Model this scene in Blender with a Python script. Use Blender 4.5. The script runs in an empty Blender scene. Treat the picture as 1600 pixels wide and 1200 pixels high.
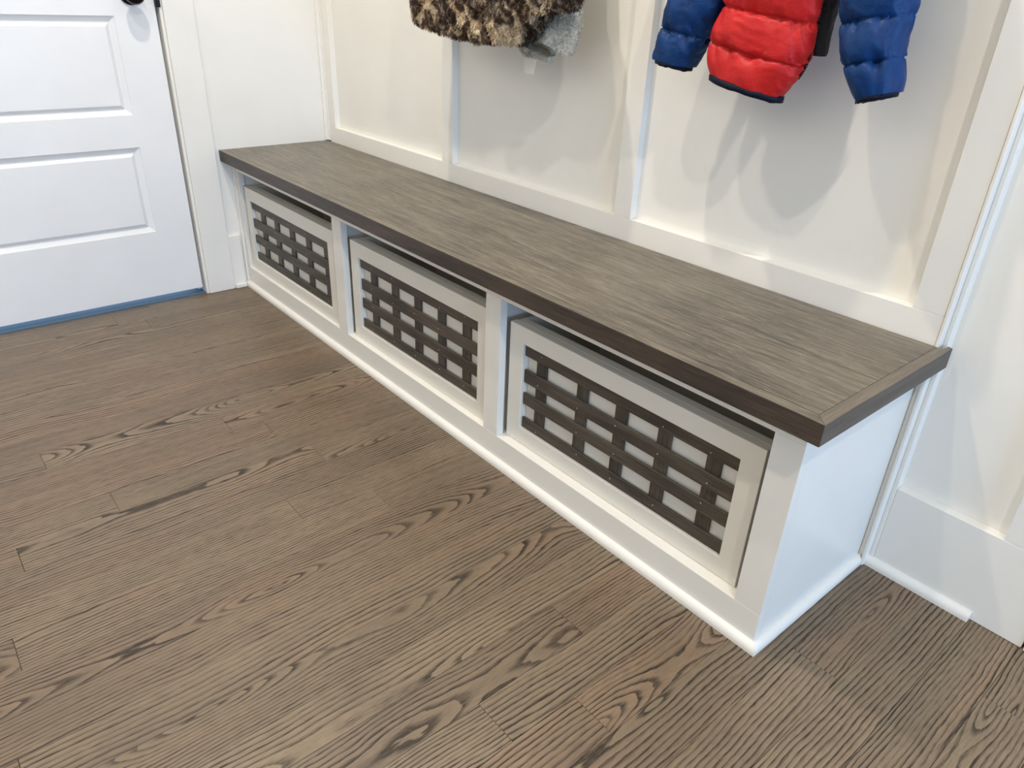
import bpy, bmesh, math, random
from mathutils import Vector, Matrix, noise

random.seed(7)
scene = bpy.context.scene
COL = scene.collection

# ------------------------------------------------------------------ camera
R = ((0.64194033, 0.76578572, 0.03853378),
     (0.38347595, -0.2771281, -0.88099161),
     (-0.663972, 0.58032082, -0.47156011))
cd = bpy.data.cameras.new('camera')
cam = bpy.data.objects.new('camera', cd)
COL.objects.link(cam)
cd.sensor_width = 36.0
cd.lens = 1136.78 / 1600 * 36.0
cd.clip_start = 0.02
m = Matrix(((R[0][0], -R[1][0], -R[2][0], 2.53366),
            (R[0][1], -R[1][1], -R[2][1], -1.27361),
            (R[0][2], -R[1][2], -R[2][2], 0.97306),
            (0, 0, 0, 1)))
cam.matrix_world = m
scene.camera = cam

# ------------------------------------------------------------------ view, world, lights
vs = scene.view_settings
vs.view_transform = 'Standard'
vs.look = 'None'
vs.exposure = 0.62
vs.gamma = 1.0
vs.use_curve_mapping = False
scene.cycles.use_denoising = True
scene.cycles.max_bounces = 10
scene.cycles.diffuse_bounces = 6

w = bpy.data.worlds.new('world')
scene.world = w
w.use_nodes = True
w.node_tree.nodes['Background'].inputs[0].default_value = (0.62, 0.78, 1.0, 1)
w.node_tree.nodes['Background'].inputs[1].default_value = 1.0


def lamp(name, loc, energy, color, radius):
    d = bpy.data.lights.new(name, 'SPOT')
    d.energy = energy
    d.color = color
    d.shadow_soft_size = radius
    d.spot_size = math.radians(165)
    d.spot_blend = 0.6
    o = bpy.data.objects.new(name, d)
    o.location = loc
    COL.objects.link(o)
    return o


WARM = (1.0, 0.90, 0.77)
lamp('downlight', (1.08, -0.80, 2.74), 64, WARM, 0.030)
lamp('downlight', (1.60, -1.35, 2.74), 28, WARM, 0.035)
lamp('downlight', (3.35, -1.30, 2.74), 56, WARM, 0.035)


def area(name, loc, rot, sx, sy, energy, color):
    d = bpy.data.lights.new(name, 'AREA')
    d.shape = 'RECTANGLE'
    d.size, d.size_y = sx, sy
    d.energy, d.color = energy, color
    o = bpy.data.objects.new(name, d)
    o.location, o.rotation_euler = loc, rot
    COL.objects.link(o)
    return o


# daylight coming through the glazed opening in the right-hand wall of the room
area('window_daylight', (5.97, -1.05, 0.95), (0, math.radians(90), 0), 1.5, 1.3, 60, (0.36, 0.61, 1.0))
# added soft fill from the unseen front of the room, no actual fixture
area('fill_light', (1.9, -3.15, 2.15), (math.radians(-90), 0, math.radians(180)), 3.2, 0.9, 12, (1.0, 0.91, 0.78))


# ------------------------------------------------------------------ node helpers
class NT:
    def __init__(self, name):
        self.m = bpy.data.materials.new(name)
        self.m.use_nodes = True
        self.t = self.m.node_tree
        self.b = self.t.nodes['Principled BSDF']

    def n(self, typ, **kw):
        x = self.t.nodes.new(typ)
        for k, v in kw.items():
            setattr(x, k, v)
        return x

    def put(self, sock, v):
        if v is None:
            return
        if isinstance(v, bpy.types.NodeSocket):
            self.t.links.new(v, sock)
        else:
            sock.default_value = v

    def math(self, op, a, b=None, c=None, clamp=False):
        x = self.n('ShaderNodeMath', operation=op, use_clamp=clamp)
        for i, v in enumerate((a, b, c)):
            self.put(x.inputs[i], v)
        return x.outputs[0]

    def vmul(self, v, s):
        x = self.n('ShaderNodeVectorMath', operation='MULTIPLY')
        self.put(x.inputs[0], v)
        x.inputs[1].default_value = s
        return x.outputs[0]

    def vadd(self, a, b):
        x = self.n('ShaderNodeVectorMath', operation='ADD')
        self.put(x.inputs[0], a)
        self.put(x.inputs[1], b)
        return x.outputs[0]

    def xyz(self, x, y, z):
        c = self.n('ShaderNodeCombineXYZ')
        for i, v in enumerate((x, y, z)):
            self.put(c.inputs[i], v)
        return c.outputs[0]

    def noise(self, vec, scale, detail=2.0, rough=0.5, dist=0.0):
        x = self.n('ShaderNodeTexNoise')
        self.put(x.inputs['Vector'], vec)
        x.inputs['Scale'].default_value = scale
        x.inputs['Detail'].default_value = detail
        x.inputs['Roughness'].default_value = rough
        x.inputs['Distortion'].default_value = dist
        return x.outputs[0]

    def ramp(self, f, stops, interp='LINEAR'):
        x = self.n('ShaderNodeValToRGB')
        x.color_ramp.interpolation = interp
        e = x.color_ramp.elements
        while len(e) < len(stops):
            e.new(0.5)
        for i, (p, c) in enumerate(stops):
            e[i].position = p
            e[i].color = c if len(c) == 4 else (*c, 1)
        self.put(x.inputs[0], f)
        return x.outputs[0]

    def mix(self, f, a, b, mode='MIX'):
        x = self.n('ShaderNodeMix', data_type='RGBA', blend_type=mode)
        self.put(x.inputs[0], f)
        for s, v in ((x.inputs[6], a), (x.inputs[7], b)):
            if isinstance(v, tuple) and len(v) == 3:
                v = (*v, 1)
            self.put(s, v)
        return x.outputs[2]

    def mapr(self, v, a, b, c, d):
        x = self.n('ShaderNodeMapRange')
        self.put(x.inputs[0], v)
        for i, q in enumerate((a, b, c, d)):
            x.inputs[i + 1].default_value = q
        return x.outputs[0]

    def bump(self, h, strength, dist):
        x = self.n('ShaderNodeBump')
        x.inputs['Strength'].default_value = strength
        x.inputs['Distance'].default_value = dist
        self.put(x.inputs['Height'], h)
        self.t.links.new(x.outputs[0], self.b.inputs['Normal'])

    def coord(self, kind='Object'):
        return self.n('ShaderNodeTexCoord').outputs[kind]

    def out(self, color, rough, spec=0.5, metal=0.0, **kw):
        if isinstance(color, tuple) and len(color) == 3:
            color = (*color, 1)
        self.put(self.b.inputs['Base Color'], color)
        self.put(self.b.inputs['Roughness'], rough)
        self.b.inputs['Specular IOR Level'].default_value = spec
        self.b.inputs['Metallic'].default_value = metal
        for k, v in kw.items():
            self.b.inputs[k].default_value = v
        return self.m


def paint(name, col, rough, grain=260.0, strength=0.10):
    t = NT(name)
    p = t.coord()
    n = t.noise(p, grain, 3, 0.6)
    n2 = t.noise(p, 6.0, 2)
    c = t.mix(t.mapr(n2, 0.3, 0.7, 0.0, 1.0), tuple(x * 0.965 for x in col), col)
    t.bump(n, strength, 0.0006)
    return t.out(c, rough, 0.4)


M_WALL = paint('wall_paint', (0.80, 0.782, 0.730), 0.55)
M_TRIM = paint('trim_paint', (0.80, 0.780, 0.728), 0.38, 120, 0.05)
M_CAB = paint('cabinet_paint', (0.79, 0.770, 0.718), 0.34, 110, 0.05)
M_DOOR = paint('door_paint', (0.80, 0.80, 0.80), 0.33, 200, 0.06)
M_CRATE = paint('crate_paint', (0.75, 0.725, 0.66), 0.42, 150, 0.06)
M_BACKING = paint('crate_backing_paint', (0.74, 0.720, 0.665), 0.5, 300, 0.12)
M_FAR = paint('greige_wall_paint', (0.60, 0.58, 0.53), 0.6)
M_CEIL = paint('ceiling_paint', (0.82, 0.82, 0.80), 0.7)


def oak_floor():
    t = NT('stained_oak_plank')
    p = t.coord()
    sep = t.n('ShaderNodeSeparateXYZ')
    t.put(sep.inputs[0], p)
    x, y = sep.outputs[0], sep.outputs[1]
    rnd = t.n('ShaderNodeObjectInfo').outputs['Random']
    r2 = t.math('FRACT', t.math('MULTIPLY', rnd, 17.37))
    r3 = t.math('FRACT', t.math('MULTIPLY', rnd, 91.71))
    r4 = t.math('FRACT', t.math('MULTIPLY', rnd, 253.3))
    off = t.math('MULTIPLY', rnd, 60.0)
    # slow wander of the pith line along the board
    wy = t.noise(t.xyz(off, t.math('MULTIPLY', y, 1.0), r3), 2.2, 2, 0.5)
    wy2 = t.noise(t.xyz(off, y, 7.3), 1.5, 2, 0.55)
    fine = t.noise(t.xyz(t.math('ADD', t.math('MULTIPLY', x, 5.0), off), t.math('MULTIPLY', y, 1.0), r2), 7.0, 3, 0.55)
    fine2 = t.noise(t.xyz(t.math('ADD', t.math('MULTIPLY', x, 4.0), off), t.math('MULTIPLY', y, 1.0), r2), 24.0, 2, 0.5)
    u = t.math('ADD', x, t.math('MULTIPLY', t.math('SUBTRACT', r2, 0.5), 0.26))
    u = t.math('ADD', u, t.math('MULTIPLY', t.math('SUBTRACT', wy, 0.5), 0.035))
    h = t.math('ADD', t.math('MULTIPLY', t.math('SUBTRACT', wy2, 0.5), 0.16),
               t.math('MULTIPLY', y, t.math('MULTIPLY', t.math('SUBTRACT', r3, 0.5), 0.10)))
    h = t.math('ADD', h, t.math('MULTIPLY', t.math('SUBTRACT', r4, 0.4), 0.05))
    r = t.math('SQRT', t.math('ADD', t.math('MULTIPLY', u, u), t.math('MULTIPLY', h, h)))
    r = t.math('ADD', r, t.math('MULTIPLY', fine, 0.0075))
    r = t.math('ADD', r, t.math('MULTIPLY', fine2, 0.0030))
    fr = t.math('MULTIPLY', r, t.mapr(r4, 0, 1, 100.0, 165.0))
    ring = t.math('FRACT', fr)
    # early-wood pore band: dark, sharp on one side
    band = t.ramp(ring, [(0.0, (0, 0, 0)), (0.06, (0.9, 0.9, 0.9)), (0.20, (0.8, 0.8, 0.8)), (0.48, (0.12,) * 3), (1.0, (0, 0, 0))])
    pores = t.noise(t.xyz(t.math('MULTIPLY', t.math('ADD', x, off), 15.0), t.math('MULTIPLY', y, 1.0), 0.0), 38.0, 3, 0.6)
    streak = t.mapr(pores, 0.42, 0.62, 0.0, 1.0)
    amp = t.noise(t.xyz(t.math('ADD', t.math('MULTIPLY', x, 1.5), off), y, 3.1), 7.0, 2, 0.5)
    each = t.noise(t.xyz(t.math('MULTIPLY', t.math('FLOOR', fr), 7.31), t.math('MULTIPLY', y, 1.2), off), 1.0, 1, 0.5)
    band = t.math('MULTIPLY', band, t.mapr(each, 0.3, 0.62, 0.45, 1.12))
    band = t.math('MULTIPLY', band, t.mapr(amp, 0.25, 0.6, 0.72, 1.0))
    dark = t.math('ADD', t.math('MULTIPLY', band, 0.92), t.math('MULTIPLY', streak, t.math('ADD', t.math('MULTIPLY', band, 0.25), 0.24)), clamp=True)
    tint = t.ramp(r3, [(0.0, (0.248, 0.182, 0.116)), (0.30, (0.278, 0.208, 0.134)), (0.62, (0.225, 0.168, 0.110)),
                       (0.84, (0.275, 0.186, 0.118)), (1.0, (0.190, 0.142, 0.094))])
    cloud = t.noise(t.xyz(t.math('ADD', t.math('MULTIPLY', x, 2.0), off), y, 0.0), 4.5, 3, 0.6)
    tint = t.mix(t.mapr(cloud, 0.35, 0.72, 0.0, 0.55), tint, (0.135, 0.100, 0.068))
    warm = t.noise(t.xyz(t.math('ADD', t.math('MULTIPLY', x, 3.0), off), y, 5.5), 3.2, 2, 0.5)
    tint = t.mix(t.mapr(warm, 0.52, 0.72, 0.0, 0.6), tint, (0.268, 0.176, 0.112))
    col = t.mix(dark, tint, (0.028, 0.018, 0.010))
    t.bump(t.math('SUBTRACT', 1.0, dark), 0.35, 0.0006)
    return t.out(col, t.mapr(dark, 0, 1, 0.36, 0.52), 0.45)


M_FLOOR = oak_floor()


def grey_wood(name, axis, light, dark, deep, rough, streaks=0.5):
    """greyed, brushed wood with the grain along the given axis of the object"""
    t = NT(name)
    p = t.coord()
    st = {'x': (1.0, 26.0, 26.0), 'y': (26.0, 1.0, 26.0), 'z': (26.0, 26.0, 1.0)}[axis]
    st2 = {'x': (1.0, 9.0, 9.0), 'y': (9.0, 1.0, 9.0), 'z': (9.0, 9.0, 1.0)}[axis]
    oi = t.n('ShaderNodeObjectInfo').outputs['Random']
    sh = t.math('MULTIPLY', oi, 37.0)
    p = t.vadd(p, t.xyz(sh, sh, sh))
    n1 = t.noise(t.vmul(p, st), 9.0, 5, 0.68)
    n2 = t.noise(t.vmul(p, st2), 5.0, 3, 0.6, 0.4)
    n3 = t.noise(p, 3.4, 3, 0.6)
    n4 = t.noise(t.vmul(p, st), 26.0, 3, 0.7)
    c = t.mix(t.mapr(n1, 0.34, 0.68, 0.0, 1.0), dark, light)
    c = t.mix(t.mapr(n2, 0.46, 0.72, 0.0, 0.75), c, deep)
    c = t.mix(t.mapr(n3, 0.38, 0.66, 0.0, 0.42), c, deep)
    c = t.mix(t.mapr(n4, 0.56, 0.74, 0.0, streaks), c, tuple(min(1, q * 1.5) for q in light))
    t.bump(n1, 0.35, 0.0005)
    return t.out(c, rough, 0.5)


M_TOP = grey_wood('greyed_bench_top', 'x', (0.250, 0.214, 0.162), (0.090, 0.075, 0.056), (0.046, 0.039, 0.031), 0.40, 1.0)
M_TOPEND = grey_wood('greyed_bench_end', 'y', (0.215, 0.180, 0.135), (0.120, 0.100, 0.080), (0.085, 0.070, 0.056), 0.42)
M_EDGE = grey_wood('dark_shaded_bench_edge', 'x', (0.092, 0.067, 0.050), (0.036, 0.026, 0.021), (0.017, 0.014, 0.013), 0.45, 0.3)  # browner edge wood, with front-face shade also put into the colour
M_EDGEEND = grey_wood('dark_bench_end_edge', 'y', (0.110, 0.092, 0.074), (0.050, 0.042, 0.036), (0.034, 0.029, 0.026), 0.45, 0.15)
M_SLATX = grey_wood('dark_slat_wood', 'x', (0.125, 0.103, 0.078), (0.046, 0.038, 0.030), (0.021, 0.018, 0.015), 0.5, 0.45)
M_SLATZ = grey_wood('dark_slat_wood_upright', 'z', (0.125, 0.104, 0.080), (0.046, 0.038, 0.030), (0.019, 0.016, 0.014), 0.5, 0.45)


def plain(name, col, rough, spec=0.5, metal=0.0):
    return NT(name).out(col, rough, spec, metal)


M_BRONZE = plain('dark_bronze', (0.018, 0.014, 0.016), 0.22, 0.6, 0.85)
M_BLACKMETAL = plain('black_metal', (0.012, 0.012, 0.012), 0.4, 0.5, 0.6)
M_GAP_DAYLIGHT = plain('threshold_painted_daylight', (0.045, 0.13, 0.22), 0.5)  # threshold colour with the daylight below the door painted in
M_NAIL = plain('bare_brad_head', (0.62, 0.54, 0.44), 0.5)
M_DARK = plain('subfloor_black', (0.01, 0.01, 0.012), 0.8)  # plain black for the subfloor below the planks


def cloth(name, col, col2, rough, sheen=0.0, spec=0.5):
    t = NT(name)
    p = t.coord()
    n = t.noise(p, 22.0, 4, 0.6, 0.5)
    n2 = t.noise(p, 900.0, 2, 0.5)
    c = t.mix(t.mapr(n, 0.35, 0.7, 0.0, 1.0), col, col2)
    h = t.math('ADD', t.noise(p, 75.0, 3, 0.6, 1.2), t.math('MULTIPLY', n2, 0.12))
    t.bump(h, 0.45, 0.0022)
    return t.out(c, rough, spec, 0.0, **{'Sheen Weight': sheen})


M_RED = cloth('red_nylon', (0.42, 0.008, 0.009), (0.54, 0.014, 0.014), 0.50, 0.0, 0.3)
M_BLUE = cloth('blue_nylon', (0.002, 0.026, 0.110), (0.003, 0.042, 0.165), 0.46, 0.0, 0.22)
M_NAVY = cloth('navy_binding', (0.002, 0.004, 0.014), (0.003, 0.006, 0.020), 0.6, 0.0, 0.2)
M_LINING = cloth('black_lining', (0.006, 0.006, 0.010), (0.010, 0.010, 0.014), 0.6)
M_PALE = cloth('pale_tag', (0.86, 0.84, 0.78), (0.78, 0.76, 0.70), 0.7)


def fur():
    t = NT('leopard_fur')
    p = t.coord()
    d = t.vadd(p, t.vmul(t.n('ShaderNodeTexNoise').outputs['Color'], (0.0, 0.0, 0.0)))
    nz = t.n('ShaderNodeTexNoise')
    t.put(nz.inputs['Vector'], p)
    nz.inputs['Scale'].default_value = 26.0
    nz.inputs['Detail'].default_value = 3.0
    d = t.vadd(p, t.vmul(nz.outputs['Color'], (0.045, 0.045, 0.045)))
    d = t.vmul(d, (1.15, 0.6, 0.72))
    v = t.n('ShaderNodeTexVoronoi', feature='F1')
    t.put(v.inputs['Vector'], d)
    v.inputs['Scale'].default_value = 33.0
    dist = v.outputs['Distance']
    # rosettes: dark broken ring round a brown core
    ring = t.ramp(dist, [(0.0, (0.55,) * 3), (0.17, (0.75,) * 3), (0.30, (1.0,) * 3), (0.60, (0.95,) * 3), (0.71, (0.0,) * 3), (1.0, (0, 0, 0))])
    brk = t.noise(p, 60.0, 2, 0.6)
    spot = t.math('MULTIPLY', ring, t.mapr(brk, 0.36, 0.48, 0.30, 1.0), clamp=True)
    base = t.mix(t.mapr(t.noise(p, 30.0, 3), 0.35, 0.65, 0, 1), (0.50, 0.36, 0.21), (0.80, 0.68, 0.48))
    st = t.noise(t.vmul(p, (1.0, 1.0, 0.22)), 420.0, 2, 0.6)
    base = t.mix(t.mapr(st, 0.4, 0.65, 0, 0.45), base, (0.27, 0.16, 0.09))
    c = t.mix(spot, base, t.mix(st, (0.014, 0.006, 0.005), (0.070, 0.034, 0.020)))
    return t.out(c, 0.55, 0.3)


M_FUR = fur()


def fleece():
    t = NT('grey_fleece')
    p = t.coord()
    n = t.noise(p, 220.0, 3, 0.6)
    c = t.mix(t.mapr(n, 0.35, 0.65, 0, 1), (0.52, 0.50, 0.43), (0.78, 0.75, 0.67))
    return t.out(c, 0.9, 0.2)


M_FLEECE = fleece()
M_FLEECE_SHADE = cloth('fleece_inner_shade', (0.10, 0.10, 0.09), (0.20, 0.20, 0.18), 0.95, 0.0, 0.1)  # darkened fleece, shade of the sleeve opening put into the colour


# ------------------------------------------------------------------ mesh helpers
def bx(bm, x0, x1, y0, y1, z0, z1, bev=0.0, seg=1):
    vs_ = [bm.verts.new(c) for c in ((x0, y0, z0), (x1, y0, z0), (x1, y1, z0), (x0, y1, z0),
                                     (x0, y0, z1), (x1, y0, z1), (x1, y1, z1), (x0, y1, z1))]
    fs = [bm.faces.new([vs_[i] for i in q]) for q in ((0, 3, 2, 1), (4, 5, 6, 7), (0, 1, 5, 4), (1, 2, 6, 5), (2, 3, 7, 6), (3, 0, 4, 7))]
    if bev > 0:
        es = set()
        for f in fs:
            es.update(f.edges)
        bmesh.ops.bevel(bm, geom=list(es), offset=bev, segments=seg, affect='EDGES', profile=0.5)


def prism(bm, pts, axis, a, b):
    """extrude a closed 2-D outline along an axis; pts are the two other coordinates in x,y,z order"""
    def mk(p, t):
        if axis == 'x':
            return (t, p[0], p[1])
        if axis == 'y':
            return (p[0], t, p[1])
        return (p[0], p[1], t)
    va = [bm.verts.new(mk(p, a)) for p in pts]
    vb = [bm.verts.new(mk(p, b)) for p in pts]
    n = len(pts)
    bm.faces.new(va)
    bm.faces.new(vb[::-1])
    for i in range(n):
        j = (i + 1) % n
        bm.faces.new((va[i], vb[i], vb[j], va[j]))


def obj(name, bm, mat, parent=None, smooth=False, origin=None):
    bmesh.ops.recalc_face_normals(bm, faces=bm.faces[:])
    me = bpy.data.meshes.new(name)
    if origin is not None:
        bmesh.ops.translate(bm, verts=bm.verts[:], vec=-Vector(origin))
    bm.to_mesh(me)
    bm.free()
    me.materials.append(mat)
    if smooth:
        for p in me.polygons:
            p.use_smooth = True
    o = bpy.data.objects.new(name, me)
    COL.objects.link(o)
    if parent is not None:
        o.parent = parent
    if origin is not None:
        base = Vector(origin)
        if parent is not None:
            q = parent
            while q is not None:
                base -= q.location
                q = q.parent
        o.location = base
    elif parent is not None:
        q = parent
        off = Vector((0, 0, 0))
        while q is not None:
            off += q.location
            q = q.parent
        o.location = -off
    return o


def box(name, x0, x1, y0, y1, z0, z1, mat, parent=None, bev=0.0, seg=1, centred=True):
    bm = bmesh.new()
    bx(bm, x0, x1, y0, y1, z0, z1, bev, seg)
    return obj(name, bm, mat, parent, origin=((x0 + x1) / 2, (y0 + y1) / 2, (z0 + z1) / 2) if centred else None)


def struct(o, label=None):
    o['kind'] = 'structure'
    if label:
        o['label'] = label
    return o


def thing(name, label, cat, loc, group=None):
    o = bpy.data.objects.new(name, None)
    o.empty_display_size = 0.05
    COL.objects.link(o)
    o.location = loc
    o['label'] = label
    o['category'] = cat
    if group:
        o['group'] = group
    return o


# ------------------------------------------------------------------ room shell
XR, YF, ZC = 6.0, -3.2, 2.78
TOPZ = 0.48
# floor: subfloor slab with every plank as a child
floor = struct(box('floor', -0.16, XR, YF, 0.10, -0.06, -0.0185, M_DARK, centred=False),
               'grey-brown stained oak strip floor')
PW = 0.0825
KNOWN = {0: [-0.836], 1: [-0.76], 2: [-0.487], 9: [-1.179], 10: [-0.793], 11: [-0.717], 12: [-1.094], 13: [-0.67, -1.279],
         15: [-0.808], 16: [-0.644, -1.325], 22: [-0.565], 23: [-0.795], 24: [-0.669], 26: [-0.302]}
X0P = 0.785 - 9 * PW
prng = random.Random(21)
i0 = -2
for i in range(i0, int((XR - X0P) / PW) + 1):
    xa, xb = X0P + i * PW, X0P + (i + 1) * PW
    xb = min(xb, XR)
    ys = sorted(KNOWN.get(i, []), reverse=True)
    if not ys:
        ys = [-prng.uniform(0.12, 1.3)] if not (17 <= i <= 21 or 25 == i or i in (3, 4, 5, 6, 7, 8, 14)) else [-prng.uniform(1.35, 1.7)]
    cuts = list(ys)
    while cuts[-1] > YF + 0.3:
        cuts.append(cuts[-1] - (prng.uniform(0.55, 1.25) if xa < 2.9 else prng.uniform(1.2, 2.2)))
    cuts = [c for c in cuts if c > YF + 0.12] + [YF]
    top = 0.10
    for c in cuts:
        g = prng.uniform(0.0001, 0.00035)
        cx, cy = (xa + xb) / 2, (top + c) / 2
        bm = bmesh.new()
        hx, hy = (xb - xa) / 2 - g, (top - c) / 2 - g
        ch = 0.0005
        lo = [bm.verts.new((sx * hx, sy * hy, -0.018)) for sx, sy in ((-1, -1), (1, -1), (1, 1), (-1, 1))]
        mi = [bm.verts.new((sx * hx, sy * hy, -ch)) for sx, sy in ((-1, -1), (1, -1), (1, 1), (-1, 1))]
        hi = [bm.verts.new((sx * (hx - ch), sy * (hy - ch), 0)) for sx, sy in ((-1, -1), (1, -1), (1, 1), (-1, 1))]
        bm.faces.new(hi)
        for k in range(4):
            j = (k + 1) % 4
            bm.faces.new((lo[k], lo[j], mi[j], mi[k]))
            bm.faces.new((mi[k], mi[j], hi[j], hi[k]))
        o = obj('plank', bm, M_FLOOR, floor)
        o.location = (cx, cy, 0)
        top = c

ceil = struct(box('ceiling', -0.16, XR + 0.1, YF - 0.1, 0.14, ZC, ZC + 0.05, M_CEIL, centred=False))
# walls out of view
struct(box('wall_front', -0.16, XR + 0.1, YF - 0.1, YF, -0.06, ZC, M_FAR, centred=False))
bm = bmesh.new()
bx(bm, XR, XR + 0.1, YF, -1.75, -0.06, ZC)
bx(bm, XR, XR + 0.1, -0.35, 0.14, -0.06, ZC)
bx(bm, XR, XR + 0.1, -1.75, -0.35, 1.80, ZC)
bx(bm, XR, XR + 0.1, -1.75, -0.35, -0.06, 0.20)
struct(obj('wall_right', bm, M_FAR))

# ---- back wall: sheathing, then the boards of the board-and-batten panelling
DP = 0.020
wall = struct(box('wall_back', -0.16, XR + 0.1, 0.060, 0.14, -0.06, ZC, M_WALL, centred=False),
              'off-white board and batten back wall')
BX = [(0.022, 0.062), (0.7195, 0.7705), (1.4095, 1.4595), (2.100, 2.152)]
ZR0, ZR1, ZT0, ZT1 = 0.456, 0.5315, 1.52, 1.61
box('rail', 0.022, 2.152, 0.0, DP, ZR0, ZR1, M_TRIM, wall, 0.0006)
box('rail', 0.022, 2.152, 0.0, DP, ZT0, ZT1, M_TRIM, wall, 0.0006)
for a, b in BX:
    box('stile', a, b, 0.0, DP, ZR1 + 0.0002, ZT0 - 0.0002, M_TRIM, wall, 0.0006)
for (a, b) in ((0.022, 0.745), (0.745, 1.4345), (1.4345, 2.152)):
    box('panel', a, b, DP, DP + 0.012, 0.0, ZT1, M_WALL, wall)
box('panel', -0.02, 2.16, DP, DP + 0.012, ZT1, ZC, M_WALL, wall)
# corner moulding at the left and stepped bead at the right end
bm = bmesh.new()
bx(bm, 0.0, 0.0205, -0.0035, DP, 0.482, 2.3, 0.0015, 2)
bx(bm, 0.0, 0.011, -0.013, 0.0, 0.482, 2.3, 0.003, 2)
struct(obj('trim_1', bm, M_TRIM), 'white corner moulding at left of panelled wall')
bm = bmesh.new()
bx(bm, 2.1525, 2.1585, -0.0015, 0.0590, 0.0, 2.3, 0.0015, 2)
bx(bm, 2.1585, 2.1665, 0.0170, 0.0590, 0.0, 2.3, 0.0015, 2)
bx(bm, 2.1427, 2.1523, 0.0060, 0.0590, 0.0, 0.4430, 0.0008, 1)
struct(obj('trim_2', bm, M_TRIM), 'narrow stepped moulding at right end of panelled wall')
# right-hand section: base board, recessed panel, stile
YW = 0.018
box('panel', 2.1665, 2.46, YW + DP, 0.060, 0.0, ZC, M_WALL, wall)
base_r = struct(box('baseboard_right', 2.1668, 2.4365, YW, YW + DP, 0.0005, 0.184, M_TRIM, None, 0.0008),
                'white base board right of the bench')
box('stile', 2.3495, 2.4365, YW, YW + DP, 0.1843, ZC, M_TRIM, wall, 0.0008)
# casing beyond a dark gap
struct(box('trim_3', 2.4405, 2.55, YW - 0.004, 0.0600, 0.0, 2.1, M_TRIM, None, 0.0015), 'white casing right of the panelled wall')
box('panel', 2.55, XR, YW + DP, 0.060, 0.0, ZC, M_WALL, wall)


def shoe_profile(w_, h_, n=7):
    """quarter-round outline in (out, up): flat back and bottom, rounded front"""
    pts = [(0, 0), (w_, 0), (w_, h_ * 0.22)]
    for k in range(1, n + 1):
        a = math.pi / 2 * k / n
        pts.append((w_ * math.cos(a), h_ * 0.22 + h_ * 0.78 * math.sin(a)))
    return pts


# shoe moulding on the right wall, cut short of the corner
SH_W, SH_H = 0.0125, 0.0185
bm = bmesh.new()
prism(bm, [(YW - p[0], p[1]) for p in shoe_profile(SH_W, SH_H)], 'x', 2.156, 2.352)
struct(obj('trim_4', bm, M_TRIM, smooth=False), 'rounded shoe moulding on the right base board, ending short')

# ---- left wall with the door opening
YD0, YD1 = -0.5255, -1.32          # door leaf edges
YC0, YC1 = -0.418, -0.508          # casing
wl = bmesh.new()
bx(wl, -0.11, 0.0, YC1 + 0.004, 0.060, -0.06, ZC)
bx(wl, -0.11, 0.0, YF, YD1 - 0.012, -0.06, ZC)
bx(wl, -0.11, 0.0, YD1 - 0.012, YC1 + 0.004, 2.06, ZC)
struct(obj('wall_left', wl, M_WALL), 'plain white left wall beside the door')
struct(box('baseboard_left', 0.0002, 0.0125, YC0 + 0.0003, -0.3745, 0.0, 0.190, M_TRIM, None, 0.0012), 'short white base board between door casing and bench')
bm = bmesh.new()
bx(bm, 0.0127, 0.0245, YC0 + 0.002, -0.3745, 0.0, 0.017, 0.004, 3)
struct(obj('trim_5', bm, M_TRIM, smooth=False), 'tiny piece of shoe moulding between casing and bench')
bm = bmesh.new()
bx(bm, 0.0003, 0.0175, YC1, YC0, 0.0005, 2.12, 0.0015, 2)
bx(bm, 0.0003, 0.0175, YD1 - 0.10, YC1, 2.052, 2.12, 0.0015, 2)
struct(obj('trim_6', bm, M_TRIM), 'white flat door casing on left wall')
bm = bmesh.new()                                                  # jamb
bx(bm, -0.11, 0.0105, YC1 - 0.0085, YC1 - 0.0003, 0.0, 2.05, 0.001, 1)
bx(bm, -0.11, -0.040, YC1 - 0.021, YC1 - 0.009, 0.0, 2.05, 0.001, 1)
struct(obj('trim_7', bm, M_TRIM), 'white door jamb')
# threshold seen through the gap below the door; blue daylight put into its colour
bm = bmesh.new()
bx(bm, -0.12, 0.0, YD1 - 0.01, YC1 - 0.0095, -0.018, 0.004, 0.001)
struct(obj('trim_8', bm, M_GAP_DAYLIGHT), 'threshold under the white door, blue daylight painted in')

# door leaf with moulded panels
XD = 0.0                     # front face of the leaf
DBOT = 0.0235


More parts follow.
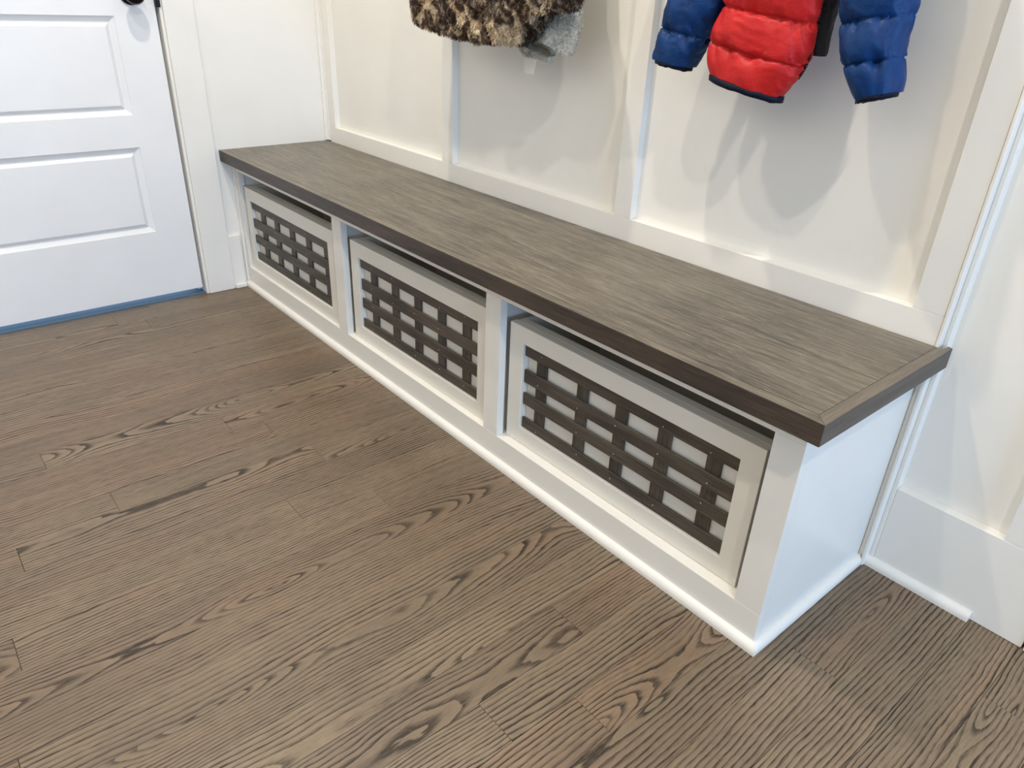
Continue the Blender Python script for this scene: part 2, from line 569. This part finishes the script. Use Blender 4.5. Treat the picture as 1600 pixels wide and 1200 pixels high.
def door_leaf():
    bm = bmesh.new()
    T = 0.038
    pan = [(-1.205, -0.642, 0.241, 0.509), (-1.205, -0.642, 0.604, 0.875), (-1.205, -0.642, 0.970, 1.241),
           (-1.205, -0.642, 1.336, 1.607), (-1.205, -0.642, 1.702, 1.95)]
    ysr = sorted({YD1, YD0} | {p[0] for p in pan} | {p[1] for p in pan})
    zsr = sorted({DBOT, 2.04} | {p[2] for p in pan} | {p[3] for p in pan})
    key = {}

    def V(x, y, z):
        k = (round(x, 5), round(y, 5), round(z, 5))
        if k not in key:
            key[k] = bm.verts.new(k)
        return key[k]
    for a in range(len(ysr) - 1):
        for b in range(len(zsr) - 1):
            y0, y1, z0, z1 = ysr[a], ysr[a + 1], zsr[b], zsr[b + 1]
            isp = any(abs(p[0] - y0) < 1e-6 and abs(p[1] - y1) < 1e-6 and abs(p[2] - z0) < 1e-6 and abs(p[3] - z1) < 1e-6 for p in pan)
            if not isp:
                bm.faces.new((V(XD, y0, z0), V(XD, y1, z0), V(XD, y1, z1), V(XD, y0, z1)))
                continue
            prof = [(0.0, 0.0), (0.0015, -0.0030), (0.0125, -0.0085), (0.0150, -0.0100), (0.0180, -0.0100), (0.0275, -0.0025), (0.0290, -0.0022)]
            last = None
            for d, dx in prof:
                ring = [V(XD + dx, y0 + d, z0 + d), V(XD + dx, y1 - d, z0 + d), V(XD + dx, y1 - d, z1 - d), V(XD + dx, y0 + d, z1 - d)]
                if last:
                    for k in range(4):
                        j = (k + 1) % 4
                        bm.faces.new((last[k], last[j], ring[j], ring[k]))
                last = ring
            bm.faces.new(last)
    # back and edges
    f = [V(XD - T, YD1, DBOT), V(XD - T, YD0, DBOT), V(XD - T, YD0, 2.04), V(XD - T, YD1, 2.04)]
    bm.faces.new(f)
    c = [[V(XD, y, DBOT) for y in ysr] + [f[1], f[0]], [V(XD, y, 2.04) for y in ysr] + [f[2], f[3]],
         [V(XD, YD0, z) for z in zsr] + [f[2], f[1]], [V(XD, YD1, z) for z in zsr] + [f[3], f[0]]]
    for q in c:
        bm.faces.new(q)
    return bm


door = struct(obj('door_1', door_leaf(), M_DOOR), 'white panelled interior door')


def lathe(bm, prof, centre, axis='x', n=32):
    """prof: (distance along axis, radius)"""
    rings = []
    for t_, r_ in prof:
        ring = []
        for k in range(n):
            a = 2 * math.pi * k / n
            p = {'x': (t_, r_ * math.cos(a), r_ * math.sin(a)), 'y': (r_ * math.cos(a), t_, r_ * math.sin(a)),
                 'z': (r_ * math.cos(a), r_ * math.sin(a), t_)}[axis]
            ring.append(bm.verts.new((centre[0] + p[0], centre[1] + p[1], centre[2] + p[2])))
        rings.append(ring)
    for a, b in zip(rings, rings[1:]):
        for k in range(n):
            j = (k + 1) % n
            bm.faces.new((a[k], a[j], b[j], b[k]))
    bm.faces.new(rings[0])
    bm.faces.new(rings[-1][::-1])


KY, KZ = -0.589, 0.9345
bm = bmesh.new()
lathe(bm, [(0.0, 0.031), (0.004, 0.031), (0.007, 0.027), (0.009, 0.013), (0.025, 0.011), (0.030, 0.016), (0.036, 0.0255), (0.044, 0.0285),
           (0.052, 0.0280), (0.059, 0.0235), (0.063, 0.0150), (0.064, 0.004)], (XD, KY, KZ))
obj('door_knob', bm, M_BRONZE, door, smooth=True)
bm = bmesh.new()
bx(bm, 0.0003, 0.0145, YD0 - 0.001, YC1 - 0.004, 0.900, 0.965, 0.002, 2)
obj('strike_plate', bm, M_BLACKMETAL, door)

# ------------------------------------------------------------------ bench
XL, YT, TH = 2.1765, -0.401, 0.036
YFACE, XE = -0.361, 2.1424
bench = thing('storage_bench', 'long built-in white bench with grey-brown wooden seat top and three open cubbies', 'bench', (0, YFACE, 0))

# seat top: field, front strip, end strip with a mitre at the front corner
SW = 0.020
zt, zb = TOPZ, TOPZ - TH
bm = bmesh.new()
bx(bm, 0.0008, XL - SW - 0.0002, YT + SW + 0.0002, -0.0038, zb, zt)
seat = obj('seat_top', bm, M_TOP, bench, origin=(1.08, -0.2, TOPZ - 0.018))
bm = bmesh.new()
prism(bm, [(0.0008, YT), (XL, YT), (XL - SW, YT + SW), (0.0008, YT + SW)], 'z', zb, zt)
fs = obj('front_strip', bm, M_TOP, seat, origin=(1.08, YT, TOPZ - 0.018))
bm = bmesh.new()
prism(bm, [(XL, YT), (XL, 0.0135), (XL - 0.0085, 0.0170), (XL - 0.0085, -0.0038), (XL - SW, -0.0038), (XL - SW, YT + SW)], 'z', zb, zt)
es = obj('end_strip', bm, M_TOPEND, seat, origin=(XL, -0.2, TOPZ - 0.018))
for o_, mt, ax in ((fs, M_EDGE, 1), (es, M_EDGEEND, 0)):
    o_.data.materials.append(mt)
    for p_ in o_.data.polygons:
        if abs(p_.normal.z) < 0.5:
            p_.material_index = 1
    md = o_.modifiers.new('bevel', 'BEVEL')
    md.width = 0.0009
    md.segments = 2
    md.limit_method = 'ANGLE'

# openings of the face frame
OP = [(0.0360, 0.6985), (0.7497, 1.3932), (1.4430, 2.0915)]
OB, OT, FT = 0.0755, 0.412, 0.019
yb_ = YFACE + FT
bm = bmesh.new()
bx(bm, 0.0135, XE, YFACE, yb_, 0.0005, OB, 0.0006)
obj('bottom_rail', bm, M_CAB, bench)
bm = bmesh.new()
bx(bm, 0.0135, XE, YFACE, yb_, OT, zb - 0.0003, 0.0006)
obj('top_rail', bm, M_CAB, bench)
for a, b in ((0.0135, OP[0][0]), (OP[0][1], OP[1][0]), (OP[1][1], OP[2][0]), (OP[2][1], XE)):
    bm = bmesh.new()
    bx(bm, a, b, YFACE, yb_, OB + 0.0001, OT - 0.0001, 0.0003)
    obj('stile', bm, M_CAB, bench)
bm = bmesh.new()
bx(bm, 0.0005, 0.0125, YFACE - 0.006, YFACE + 0.004, 0.019, zb - 0.0005, 0.002, 3)
obj('scribe_moulding', bm, M_TRIM, bench)
bm = bmesh.new()
bx(bm, 0.0260, XE - 0.0195, yb_, 0.016, 0.055, OB - 0.0003)
obj('cubby_floor', bm, M_CAB, bench)
bm = bmesh.new()
bx(bm, 0.0135, XE - 0.0195, -0.0005, 0.0160, 0.0, zb - 0.0005)
obj('back_panel', bm, M_CAB, bench)
for a, b in ((0.0140, 0.0300), (0.7170, 0.7330), (1.4110, 1.4270)):
    bm = bmesh.new()
    bx(bm, a, b, yb_ + 0.0002, -0.0008, OB, zb - 0.0005)
    obj('divider', bm, M_CAB, bench)
bm = bmesh.new()
bx(bm, XE - 0.0190, XE, yb_, 0.0590, 0.0005, zb - 0.0005)
obj('end_panel', bm, M_CAB, bench, origin=(XE, -0.18, 0.2))
# shoe moulding round the foot, mitred at the corner
prof = shoe_profile(SH_W, SH_H)
bm = bmesh.new()
va = [bm.verts.new((0.0005, YFACE - p[0], p[1])) for p in prof]
vb = [bm.verts.new((XE + p[0], YFACE - p[0], p[1])) for p in prof]
vc = [bm.verts.new((XE + p[0], YW - 0.001 - p[0] * 0.0, p[1])) for p in prof]
n_ = len(prof)
for i in range(n_):
    j = (i + 1) % n_
    bm.faces.new((va[i], va[j], vb[j], vb[i]))
bm.faces.new(va)
shoe1 = obj('shoe_moulding', bm, M_TRIM, bench)
bm = bmesh.new()
vb = [bm.verts.new((XE + p[0] + 0.0001, YFACE - p[0] + 0.0002, p[1])) for p in prof]
vc = [bm.verts.new((XE + p[0], YW - 0.0135 if p[0] > 0.001 else YW - 0.0135, p[1])) for p in prof]
for i in range(n_):
    j = (i + 1) % n_
    bm.faces.new((vb[i], vb[j], vc[j], vc[i]))
bm.faces.new(vc)
bm.faces.new(vb)
shoe2 = obj('shoe_moulding', bm, M_TRIM, bench)


# ------------------------------------------------------------------ crates
def crate(x0, x1, yf, zt_, ix0, ix1, vcs, label):
    """open-topped crate; its front is a painted frame round a lattice of dark slats"""
    z0 = OB + 0.0003
    cx = (x0 + x1) / 2
    cr = thing('storage_crate', label, 'crate', (cx, yf, z0), 'white lattice-front crates in the bench cubbies')
    iz0, iz1 = 0.116, 0.3215
    ft = 0.018
    # front frame: mitre-free ring with a hole
    bm = bmesh.new()
    o4 = [(x0, z0), (x1, z0), (x1, zt_), (x0, zt_)]
    i4 = [(ix0, iz0), (ix1, iz0), (ix1, iz1), (ix0, iz1)]
    F = [[bm.verts.new((p[0], y_, p[1])) for p in q] for y_ in (yf, yf + ft) for q in (o4, i4)]
    for k in range(4):
        j = (k + 1) % 4
        bm.faces.new((F[0][k], F[0][j], F[1][j], F[1][k]))
        bm.faces.new((F[2][j], F[2][k], F[3][k], F[3][j]))
        bm.faces.new((F[0][k], F[0][j], F[2][j], F[2][k]))
        bm.faces.new((F[1][k], F[1][j], F[3][j], F[3][k]))
    fo = obj('front_frame', bm, M_CRATE, cr)
    md = fo.modifiers.new('bevel', 'BEVEL')
    md.width = 0.0014
    md.segments = 2
    md.limit_method = 'ANGLE'
    box('backing_board', x0 + 0.004, x1 - 0.004, yf + ft + 0.0002, yf + ft + 0.0200, z0 + 0.004, zt_ - 0.0003, M_BACKING, cr, 0.0005)
    yv1 = yf + ft
    for c in vcs:
        box('upright_slat', c - 0.0155, min(c + 0.0155, ix1 - 0.0003), yv1 - 0.0055, yv1, iz0 + 0.0003, iz1 - 0.0003, M_SLATZ, cr, 0.0007)
    rows = [(0.2935, 0.3195), (0.2295, 0.2605), (0.1755, 0.2040), (0.1165, 0.1420)]
    nb = bmesh.new()
    for k, (a, b) in enumerate(rows):
        tl = random.uniform(-0.0008, 0.0008)
        o = box('cross_slat', ix0 + 0.0012, ix1 - 0.0012, yv1 - 0.0120, yv1 - 0.0058, a, b, M_SLATX, cr, 0.0009)
        o.rotation_euler = (0, tl, 0)
        for c in vcs:
            if random.random() < 0.75:
                px, pz = c + random.uniform(-0.006, 0.006), (a + b) / 2 + random.uniform(-0.006, 0.006)
                if px < ix1 - 0.004:
                    bx(nb, px - 0.0012, px + 0.0012, yv1 - 0.0125, yv1 - 0.0119, pz - 0.0009, pz + 0.0009)
    no = obj('brad_nails', nb, M_NAIL, cr)
    no['kind'] = 'stuff'
    depth = 0.285
    for a, b in ((x0 + 0.004, x0 + 0.016), (x1 - 0.016, x1 - 0.004)):
        box('side_board', a, b, yf + ft + 0.0202, yf + depth, z0 + 0.004, zt_ - 0.001, M_CRATE, cr, 0.0005)
    box('rear_board', x0 + 0.0162, x1 - 0.0162, yf + depth - 0.012, yf + depth, z0 + 0.004, zt_ - 0.001, M_CRATE, cr, 0.0005)
    box('bottom_board', x0 + 0.0162, x1 - 0.0162, yf + ft + 0.0202, yf + depth - 0.0122, z0, z0 + 0.008, M_CRATE, cr)
    return cr


crate(0.0490, 0.6760, -0.3505, 0.3640, 0.0800, 0.6390, (0.150, 0.257, 0.370, 0.485, 0.603),
      'white lattice-front crate in the cubby beside the door, farthest of the three')
crate(0.7665, 1.3905, -0.3450, 0.3640, 0.8070, 1.3450, (0.865, 0.972, 1.080, 1.184, 1.286),
      'white lattice-front crate in the middle cubby of the bench')
crate(1.4495, 2.0755, -0.3375, 0.3600, 1.4935, 2.0340, (1.541, 1.663, 1.768, 1.873, 1.981),
      'white lattice-front crate at the free end of the bench, nearest and largest of the three')


# ------------------------------------------------------------------ garments
def lerp(a, b, t):
    return a + (b - a) * t


def spline(rows, t):
    """Catmull-Rom through rows (tuples of floats), t in 0..len-1"""
    n = len(rows)
    i = min(int(t), n - 2)
    f = t - i
    p = [rows[max(i - 1, 0)], rows[i], rows[i + 1], rows[min(i + 2, n - 1)]]
    out = []
    for a, b, c, d in zip(*p):
        out.append(0.5 * (2 * b + (c - a) * f + (2 * a - 5 * b + 4 * c - d) * f * f + (3 * b - a - 3 * c + d) * f ** 3))
    return out


def puff(rows, seams, per=26, ring=56, pinch=0.36, out_pinch=0.03, wr=0.004, seed=0.0, cap=True, power=0.8, folds=0.0):
    """loft of stuffed cloth. rows: (Lx, Lz, Rx, Rz, ycentre, halfdepth); seams: row parameters of the stitched lines"""
    bm = bmesh.new()
    n = len(rows)
    N = (n - 1) * per
    rings = []
    for i in range(N + 1):
        t = i / per
        lx, lz, rx, rz, yc, hd = spline(rows, t)
        ds = min(abs(t - s) for s in seams) if seams else 9
        gaps = sorted(seams)
        # 0 on a seam, 1 midway
        if seams:
            lo = max([s for s in gaps if s <= t], default=gaps[0] - 1)
            hi = min([s for s in gaps if s > t], default=gaps[-1] + 1)
            ph = (t - lo) / (hi - lo)
            bul = max(0.0, math.sin(math.pi * ph)) ** 0.34
        else:
            bul = 1.0
        near = math.exp(-ds * 4.0) if seams else 0.3
        cx, cz = (lx + rx) / 2, (lz + rz) / 2
        ux, uz = (rx - lx) / 2, (rz - lz) / 2
        k_out = 1 - out_pinch * (1 - bul)
        k_d = 1 - pinch * (1 - bul)
        rg = []
        for k in range(ring):
            a = 2 * math.pi * k / ring
            c, s = math.cos(a), math.sin(a)
            c2 = math.copysign(abs(c) ** power, c)
            s2 = math.copysign(abs(s) ** power, s)
            p = Vector((cx + ux * c2 * k_out, yc + hd * s2 * k_d, cz + uz * c2 * k_out))
            q = Vector((p.x * 95 + p.z * 30 + seed, a * 1.5 + seed, p.z * 16))
            q2 = Vector((p.x * 24 + seed, p.y * 24, p.z * 24 + seed))
            d = wr * (near * 2.0 + 0.35) * (0.35 - abs(noise.noise(q)) * 1.6) + wr * 1.1 * noise.noise(q2)
            if folds:
                d += folds * math.sin(a * 9 + 3.0 * noise.noise(Vector((p.z * 7, a, seed)))) * max(0.0, -s) ** 0.5
            nrm = Vector((c * (1 if ux else 0), s, 0))
            p += nrm * d
            p.z += 0.3 * d
            rg.append(bm.verts.new(p))
        rings.append(rg)
    for a, b in zip(rings, rings[1:]):
        for k in range(ring):
            j = (k + 1) % ring
            bm.faces.new((a[k], a[j], b[j], b[k]))
    if cap:
        bm.faces.new(rings[0])
        # folded-in end: inner ring then cap
        last = rings[-1]
        c = sum((v.co for v in last), Vector()) / ring
        inner = [bm.verts.new(c + (v.co - c) * 0.72 + Vector((0, 0, 0.006))) for v in last]
        for k in range(ring):
            j = (k + 1) % ring
            bm.faces.new((last[k], last[j], inner[j], inner[k]))
        bm.faces.new(inner)
    return bm


# ---- red and blue puffer jacket
jk = thing('puffer_jacket', 'red quilted puffer jacket with royal blue sleeves hanging on the right of the panelled wall', 'jacket', (1.78, -0.06, 0.84))
Y = -0.097
sleeveL = [(1.666, 1.291, 1.744, 1.300, Y, 0.034), (1.633, 1.193, 1.739, 1.193, Y, 0.039), (1.608, 1.087, 1.724, 1.092, Y, 0.040),
           (1.589, 0.999, 1.706, 1.009, Y, 0.040), (1.573, 0.932, 1.671, 0.918, Y - 0.002, 0.038), (1.566, 0.879, 1.647, 0.868, Y - 0.004, 0.032)]
obj('sleeve', puff(sleeveL, [0, 1, 2, 3, 4, 5.4], seed=3.0, out_pinch=0.06, wr=0.0055), M_BLUE, jk, True)
sleeveR = [(1.860, 1.300, 1.947, 1.291, Y, 0.034), (1.870, 1.213, 1.982, 1.204, Y, 0.040), (1.881, 1.125, 2.001, 1.120, Y, 0.041),
           (1.891, 1.043, 2.006, 1.048, Y, 0.041), (1.911, 0.953, 2.012, 0.969, Y, 0.040), (1.937, 0.894, 2.018, 0.916, Y - 0.002, 0.038),
           (1.965, 0.851, 2.025, 0.869, Y - 0.004, 0.031)]
obj('sleeve', puff(sleeveR, [0, 1, 2, 3, 4, 5, 6.35], seed=11.0, out_pinch=0.06, wr=0.0055), M_BLUE, jk, True)
YB = -0.105
body = [(1.711, 1.301, 1.867, 1.301, YB, 0.040), (1.703, 1.224, 1.884, 1.219, YB, 0.044), (1.705, 1.145, 1.886, 1.136, YB, 0.038),
        (1.703, 1.058, 1.884, 1.043, YB, 0.038), (1.703, 0.972, 1.876, 0.949, YB, 0.038), (1.687, 0.916, 1.871, 0.888, YB - 0.004, 0.038),
        (1.701, 0.865, 1.843, 0.841, YB - 0.006, 0.033)]
obj('front_panel', puff(body, [0, 1, 2, 3, 4, 5, 6.5], seed=27.0, out_pinch=0.07, wr=0.0050, ring=72), M_RED, jk, True)
# hem binding under the front panel
bm = bmesh.new()
prev = None
hem = []
for k in range(41):
    a = 2 * math.pi * k / 40
    x = 1.7730 + 0.0700 * math.cos(a)
    hem.append((x, YB - 0.006 + 0.0330 * math.sin(a), 0.8545 - (x - 1.7730) * 0.165 + 0.0016 * noise.noise(Vector((x * 90, a * 3, 0)))))
for i in range(40):
    p, q = Vector(hem[i]), Vector(hem[i + 1])
    c = Vector((1.7730, YB - 0.006, 0.8545))
    def off(v, d, z):
        n_v = Vector((v.x - c.x, (v.y - c.y) * 2.2, 0)).normalized()
        return v + n_v * d + Vector((0, 0, z))
    ring_a = [bm.verts.new(off(p, d, z)) for d, z in ((0.0005, 0.001), (0.0035, -0.002), (0.003, -0.010), (-0.003, -0.0115), (-0.006, -0.002))]
    if prev:
        for s in range(5):
            j = (s + 1) % 5
            bm.faces.new((prev[s], prev[j], ring_a[j], ring_a[s]))
    else:
        first = ring_a
    prev = ring_a
for s in range(5):
    j = (s + 1) % 5
    bm.faces.new((prev[s], prev[j], first[j], first[s]))
h_o = obj('hem_binding', bm, M_NAVY, jk, True)
h_o['label'] = 'narrow navy hem binding'
# cuffs
for rows_, s in ((sleeveL, -1), (sleeveR, 1)):
    lx, lz, rx, rz, yc, hd = rows_[-1]
    cx, cz, ux, uz = (lx + rx) / 2, (lz + rz) / 2, (rx - lx) / 2, (rz - lz) / 2
    bm = bmesh.new()
    rings = []
    for t_, sc in ((0.004, 0.90), (-0.002, 0.955), (-0.006, 0.93), (-0.004, 0.80), (0.006, 0.70)):
        rings.append([bm.verts.new((cx + ux * math.cos(a) * sc, yc + hd * math.sin(a) * sc,
                                    cz + uz * math.cos(a) * sc + t_ + 0.0028 * noise.noise(Vector((math.cos(a) * 5, math.sin(a) * 5, s * 3)))))
                      for a in [2 * math.pi * k / 40 for k in range(40)]])
    for a, b in zip(rings, rings[1:]):
        for k in range(40):
            j = (k + 1) % 40
            bm.faces.new((a[k], a[j], b[j], b[k]))
    bm.faces.new(rings[-1])
    obj('cuff', bm, M_NAVY, jk, True)
# black lining of the other front, seen behind the open edge
bm = puff([(1.819, 1.292, 1.890, 1.292, -0.068, 0.020), (1.819, 1.145, 1.897, 1.145, -0.068, 0.022), (1.810, 0.999, 1.885, 0.999, -0.068, 0.022),
           (1.810, 0.941, 1.882, 0.941, -0.068, 0.020), (1.805, 0.905, 1.881, 0.905, -0.068, 0.014)], [], wr=0.003, seed=5)
obj('lining', bm, M_LINING, jk, True)
bm = puff([(1.646, 1.243, 1.722, 1.243, -0.064, 0.020), (1.655, 1.096, 1.722, 1.096, -0.064, 0.022), (1.655, 0.985, 1.722, 0.985, -0.064, 0.020),
           (1.655, 0.932, 1.711, 0.916, -0.064, 0.014)], [], wr=0.003, seed=9)
obj('lining', bm, M_NAVY, jk, True)
# zip tape with teeth down the open edge
bm = bmesh.new()
for k in range(48):
    t = 3.0 + 2.3 * k / 47
    lx, lz, rx, rz, yc, hd = spline(body, t)
    x_, y_, z_ = rx - 0.0015, yc + 0.006, rz
    bx(bm, x_ - 0.0016, x_ + 0.0022, y_ - 0.0022, y_ + 0.0022, z_ - 0.0010, z_ + 0.0010)
zp = obj('zip_teeth', bm, M_NAVY, jk)
zp['kind'] = 'stuff'
# hood, loop and the wall hook that carries it
bm = puff([(1.747, 1.402, 1.853, 1.402, -0.105, 0.030), (1.725, 1.373, 1.877, 1.373, -0.112, 0.048), (1.723, 1.330, 1.881, 1.330, -0.118, 0.055),
           (1.738, 1.287, 1.869, 1.287, -0.120, 0.045)], [0, 1, 2, 3], seed=44, wr=0.005)
obj('hood', bm, M_BLUE, jk, True)
bm = bmesh.new()
bx(bm, 1.794, 1.806, -0.0520, -0.0480, 1.380, 1.470, 0.001)
obj('hanging_loop', bm, M_NAVY, jk)


# ---- fur coat
def shag(bm, count, length, width, zmax, seed, fill=0.0, bias=1.0):
    """cover the surface with tufts: little tapered blades rooted on the faces"""
    rg = random.Random(seed)
    bm.faces.ensure_lookup_table()
    faces = [f for f in bm.faces if f.calc_center_median().z < zmax and len(f.verts) == 4 and f.normal.y < 0.6]
    cum, tot = [], 0.0
    for f in faces:
        tot += f.calc_area()
        cum.append(tot)
    import bisect
    new = []
    for _ in range(count):
        f = faces[min(bisect.bisect(cum, rg.random() * tot), len(faces) - 1)]
        v = [q.co for q in f.verts]
        a, b = rg.random(), rg.random()
        p = v[0].lerp(v[1], a).lerp(v[3].lerp(v[2], a), b)
        n = f.normal.copy()
        q = p * 38.0
        cl = Vector((noise.noise(q), noise.noise(q + Vector((9, 1, 4))), noise.noise(q + Vector((2, 7, 5)))))
        d = (n * 0.55 + Vector((0, 0, -0.75 * bias)) + cl * 0.9 + Vector((rg.uniform(-.25, .25), rg.uniform(-.25, .25), rg.uniform(-.25, .25)))).normalized()
        L = length * rg.uniform(0.55, 1.2)
        side = d.cross(n)
        if side.length < 1e-4:
            continue
        side = side.normalized() * width * rg.uniform(0.6, 1.2)
        new.append((p - side - n * 0.001, p + side - n * 0.001, p + d * L * 0.6 + n * L * 0.12 + side * 0.5, p + d * L))
    for A, B, Cc, D in new:
        a, b, c, d = (bm.verts.new(x) for x in (A, B, Cc, D))
        bm.faces.new((a, b, c))
        bm.faces.new((a, c, d))


def fur_obj(name, bm, mat, parent, count, length, width, zmax, seed, bias=1.0):
    bmesh.ops.recalc_face_normals(bm, faces=bm.faces[:])
    bm.normal_update()
    shag(bm, count, length, width, zmax, seed, bias=bias)
    me = bpy.data.meshes.new(name)
    bm.to_mesh(me)
    bm.free()
    me.materials.append(mat)
    for p in me.polygons:
        p.use_smooth = True
    o = bpy.data.objects.new(name, me)
    COL.objects.link(o)
    o.parent = parent
    o.location = -parent.location
    return o


ct = thing('fur_coat', 'leopard print faux fur coat hanging on the panelled wall left of the puffer jacket', 'coat', (1.02, -0.07, 0.86))
YC = -0.130
left_front = [(0.851, 1.314, 1.004, 1.314, YC, 0.035), (0.834, 1.190, 1.044, 1.190, YC, 0.050), (0.824, 1.075, 1.056, 1.075, YC, 0.055),
              (0.818, 0.984, 1.053, 0.975, YC, 0.055), (0.818, 0.927, 1.051, 0.908, YC, 0.052), (0.841, 0.900, 1.046, 0.875, YC - 0.002, 0.038)]
fur_obj('left_front', puff(left_front, [], wr=0.010, seed=61, power=0.72, ring=80, folds=0.006), M_FUR, ct, 20000, 0.0085, 0.00085, 1.04, 1)
right_front = [(1.004, 1.314, 1.185, 1.314, YC, 0.035), (1.032, 1.190, 1.261, 1.190, YC, 0.050), (1.034, 1.075, 1.276, 1.075, YC, 0.055),
               (1.040, 0.980, 1.282, 0.989, YC, 0.055), (1.036, 0.913, 1.276, 0.932, YC, 0.050), (1.056, 0.873, 1.233, 0.880, YC - 0.002, 0.038)]
fur_obj('right_front', puff(right_front, [], wr=0.012, seed=71, power=0.72, ring=80, folds=0.007), M_FUR, ct, 20000, 0.0085, 0.00085, 1.04, 2)
slv = [(1.175, 1.304, 1.261, 1.295, YC - 0.01, 0.035), (1.213, 1.190, 1.328, 1.180, YC - 0.015, 0.045), (1.237, 1.075, 1.366, 1.070, YC - 0.02, 0.048),
       (1.256, 0.989, 1.383, 0.999, YC - 0.02, 0.046), (1.292, 0.940, 1.378, 0.956, YC - 0.02, 0.038)]
fur_obj('sleeve', puff(slv, [], wr=0.009, seed=81, power=0.8, ring=52), M_FUR, ct, 9000, 0.0085, 0.00085, 1.06, 3)
slv2 = [(0.851, 1.304, 0.937, 1.304, YC + 0.02, 0.030), (0.818, 1.190, 0.927, 1.190, YC + 0.02, 0.035), (0.813, 1.075, 0.918, 1.075, YC + 0.02, 0.035),
        (0.827, 0.961, 0.908, 0.961, YC + 0.02, 0.030)]
fur_obj('sleeve', puff(slv2, [], wr=0.009, seed=91, power=0.8, ring=40), M_FUR, ct, 1500, 0.0085, 0.00085, 1.06, 4)
col_ = [(1.004, 1.385, 1.147, 1.385, -0.105, 0.030), (0.965, 1.352, 1.185, 1.352, -0.112, 0.050), (0.956, 1.314, 1.194, 1.314, -0.116, 0.052),
        (0.975, 1.275, 1.175, 1.275, -0.116, 0.040)]
fur_obj('collar', puff(col_, [], wr=0.010, seed=95, ring=44, per=12), M_FUR, ct, 3000, 0.010, 0.001, 1.5, 5)
bm = bmesh.new()
bx(bm, 1.063, 1.075, -0.0520, -0.0480, 1.360, 1.470, 0.001)
obj('hanging_loop', bm, M_LINING, ct)

# ---- pale grey fleece garment hanging beneath the fur coat
fl = thing('fleece_jacket', 'pale grey fluffy fleece hem and sleeve showing beneath the leopard coat', 'jacket', (1.17, -0.03, 0.83))
fs_rows = [(1.205, 1.287, 1.282, 1.287, -0.072, 0.018), (1.214, 1.143, 1.320, 1.143, -0.072, 0.018), (1.219, 1.018, 1.330, 1.018, -0.074, 0.019), (1.205, 0.951, 1.329, 0.946, -0.077, 0.022),
           (1.195, 0.908, 1.326, 0.898, -0.082, 0.028), (1.203, 0.872, 1.318, 0.866, -0.088, 0.030)]
fur_obj('sleeve', puff(fs_rows, [], wr=0.004, seed=33, ring=48, power=0.85), M_FLEECE, fl, 9000, 0.0060, 0.0007, 1.0, 6, 0.3)
# rim and inside of the fleece sleeve opening, inner shade painted dark
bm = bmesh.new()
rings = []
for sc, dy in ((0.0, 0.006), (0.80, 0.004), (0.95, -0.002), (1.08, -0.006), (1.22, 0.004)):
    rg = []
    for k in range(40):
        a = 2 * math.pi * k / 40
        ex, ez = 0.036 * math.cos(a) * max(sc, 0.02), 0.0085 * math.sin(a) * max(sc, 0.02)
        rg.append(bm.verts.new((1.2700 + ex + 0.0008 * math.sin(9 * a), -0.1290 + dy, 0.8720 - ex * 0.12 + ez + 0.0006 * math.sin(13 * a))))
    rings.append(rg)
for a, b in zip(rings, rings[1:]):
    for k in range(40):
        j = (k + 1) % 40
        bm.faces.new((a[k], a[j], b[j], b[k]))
o = obj('sleeve_opening', bm, M_FLEECE_SHADE, fl, True)
o['label'] = 'oval sleeve opening with painted inner shade'
fb = [(0.965, 1.287, 1.205, 1.287, -0.050, 0.014), (0.955, 1.095, 1.224, 1.095, -0.050, 0.015), (0.965, 0.951, 1.234, 0.951, -0.052, 0.016),
      (1.080, 0.888, 1.236, 0.884, -0.054, 0.016), (1.142, 0.851, 1.230, 0.843, -0.060, 0.014)]
fur_obj('hem', puff(fb, [], wr=0.003, seed=39, ring=40), M_FLEECE, fl, 5000, 0.0055, 0.0007, 0.95, 7, 0.5)
bm = bmesh.new()
prism(bm, [(1.150, 0.868), (1.194, 0.866), (1.187, 0.814), (1.154, 0.812)], 'y', -0.072, -0.0705)
o = obj('fabric_tag', bm, M_PALE, fl)
o['label'] = 'square pale fabric tag'
bm = bmesh.new()
bx(bm, 1.0195, 1.0285, -0.072, -0.022, 1.290, 1.470, 0.001)
obj('hanging_loop', bm, M_PALE, fl)


# ---- hook rail above the frame that carries the garments
hr = thing('hook_rail', 'white board with dark hooks above the hanging clothes', 'coat rack', (1.0, 0.0, 1.45))
box('board', 0.0625, 2.0995, 0.0015, 0.0195, 1.430, 1.518, M_TRIM, hr, 0.001)
for hx in (0.385, 1.075, 1.800):
    bm = bmesh.new()
    bx(bm, hx - 0.010, hx + 0.010, -0.0025, 0.0013, 1.445, 1.505, 0.001)
    bx(bm, hx - 0.004, hx + 0.004, -0.0640, -0.0020, 1.462, 1.470, 0.002, 2)
    bx(bm, hx - 0.004, hx + 0.004, -0.0640, -0.0560, 1.466, 1.495, 0.002, 2)
    obj('hook', bm, M_BLACKMETAL, hr)
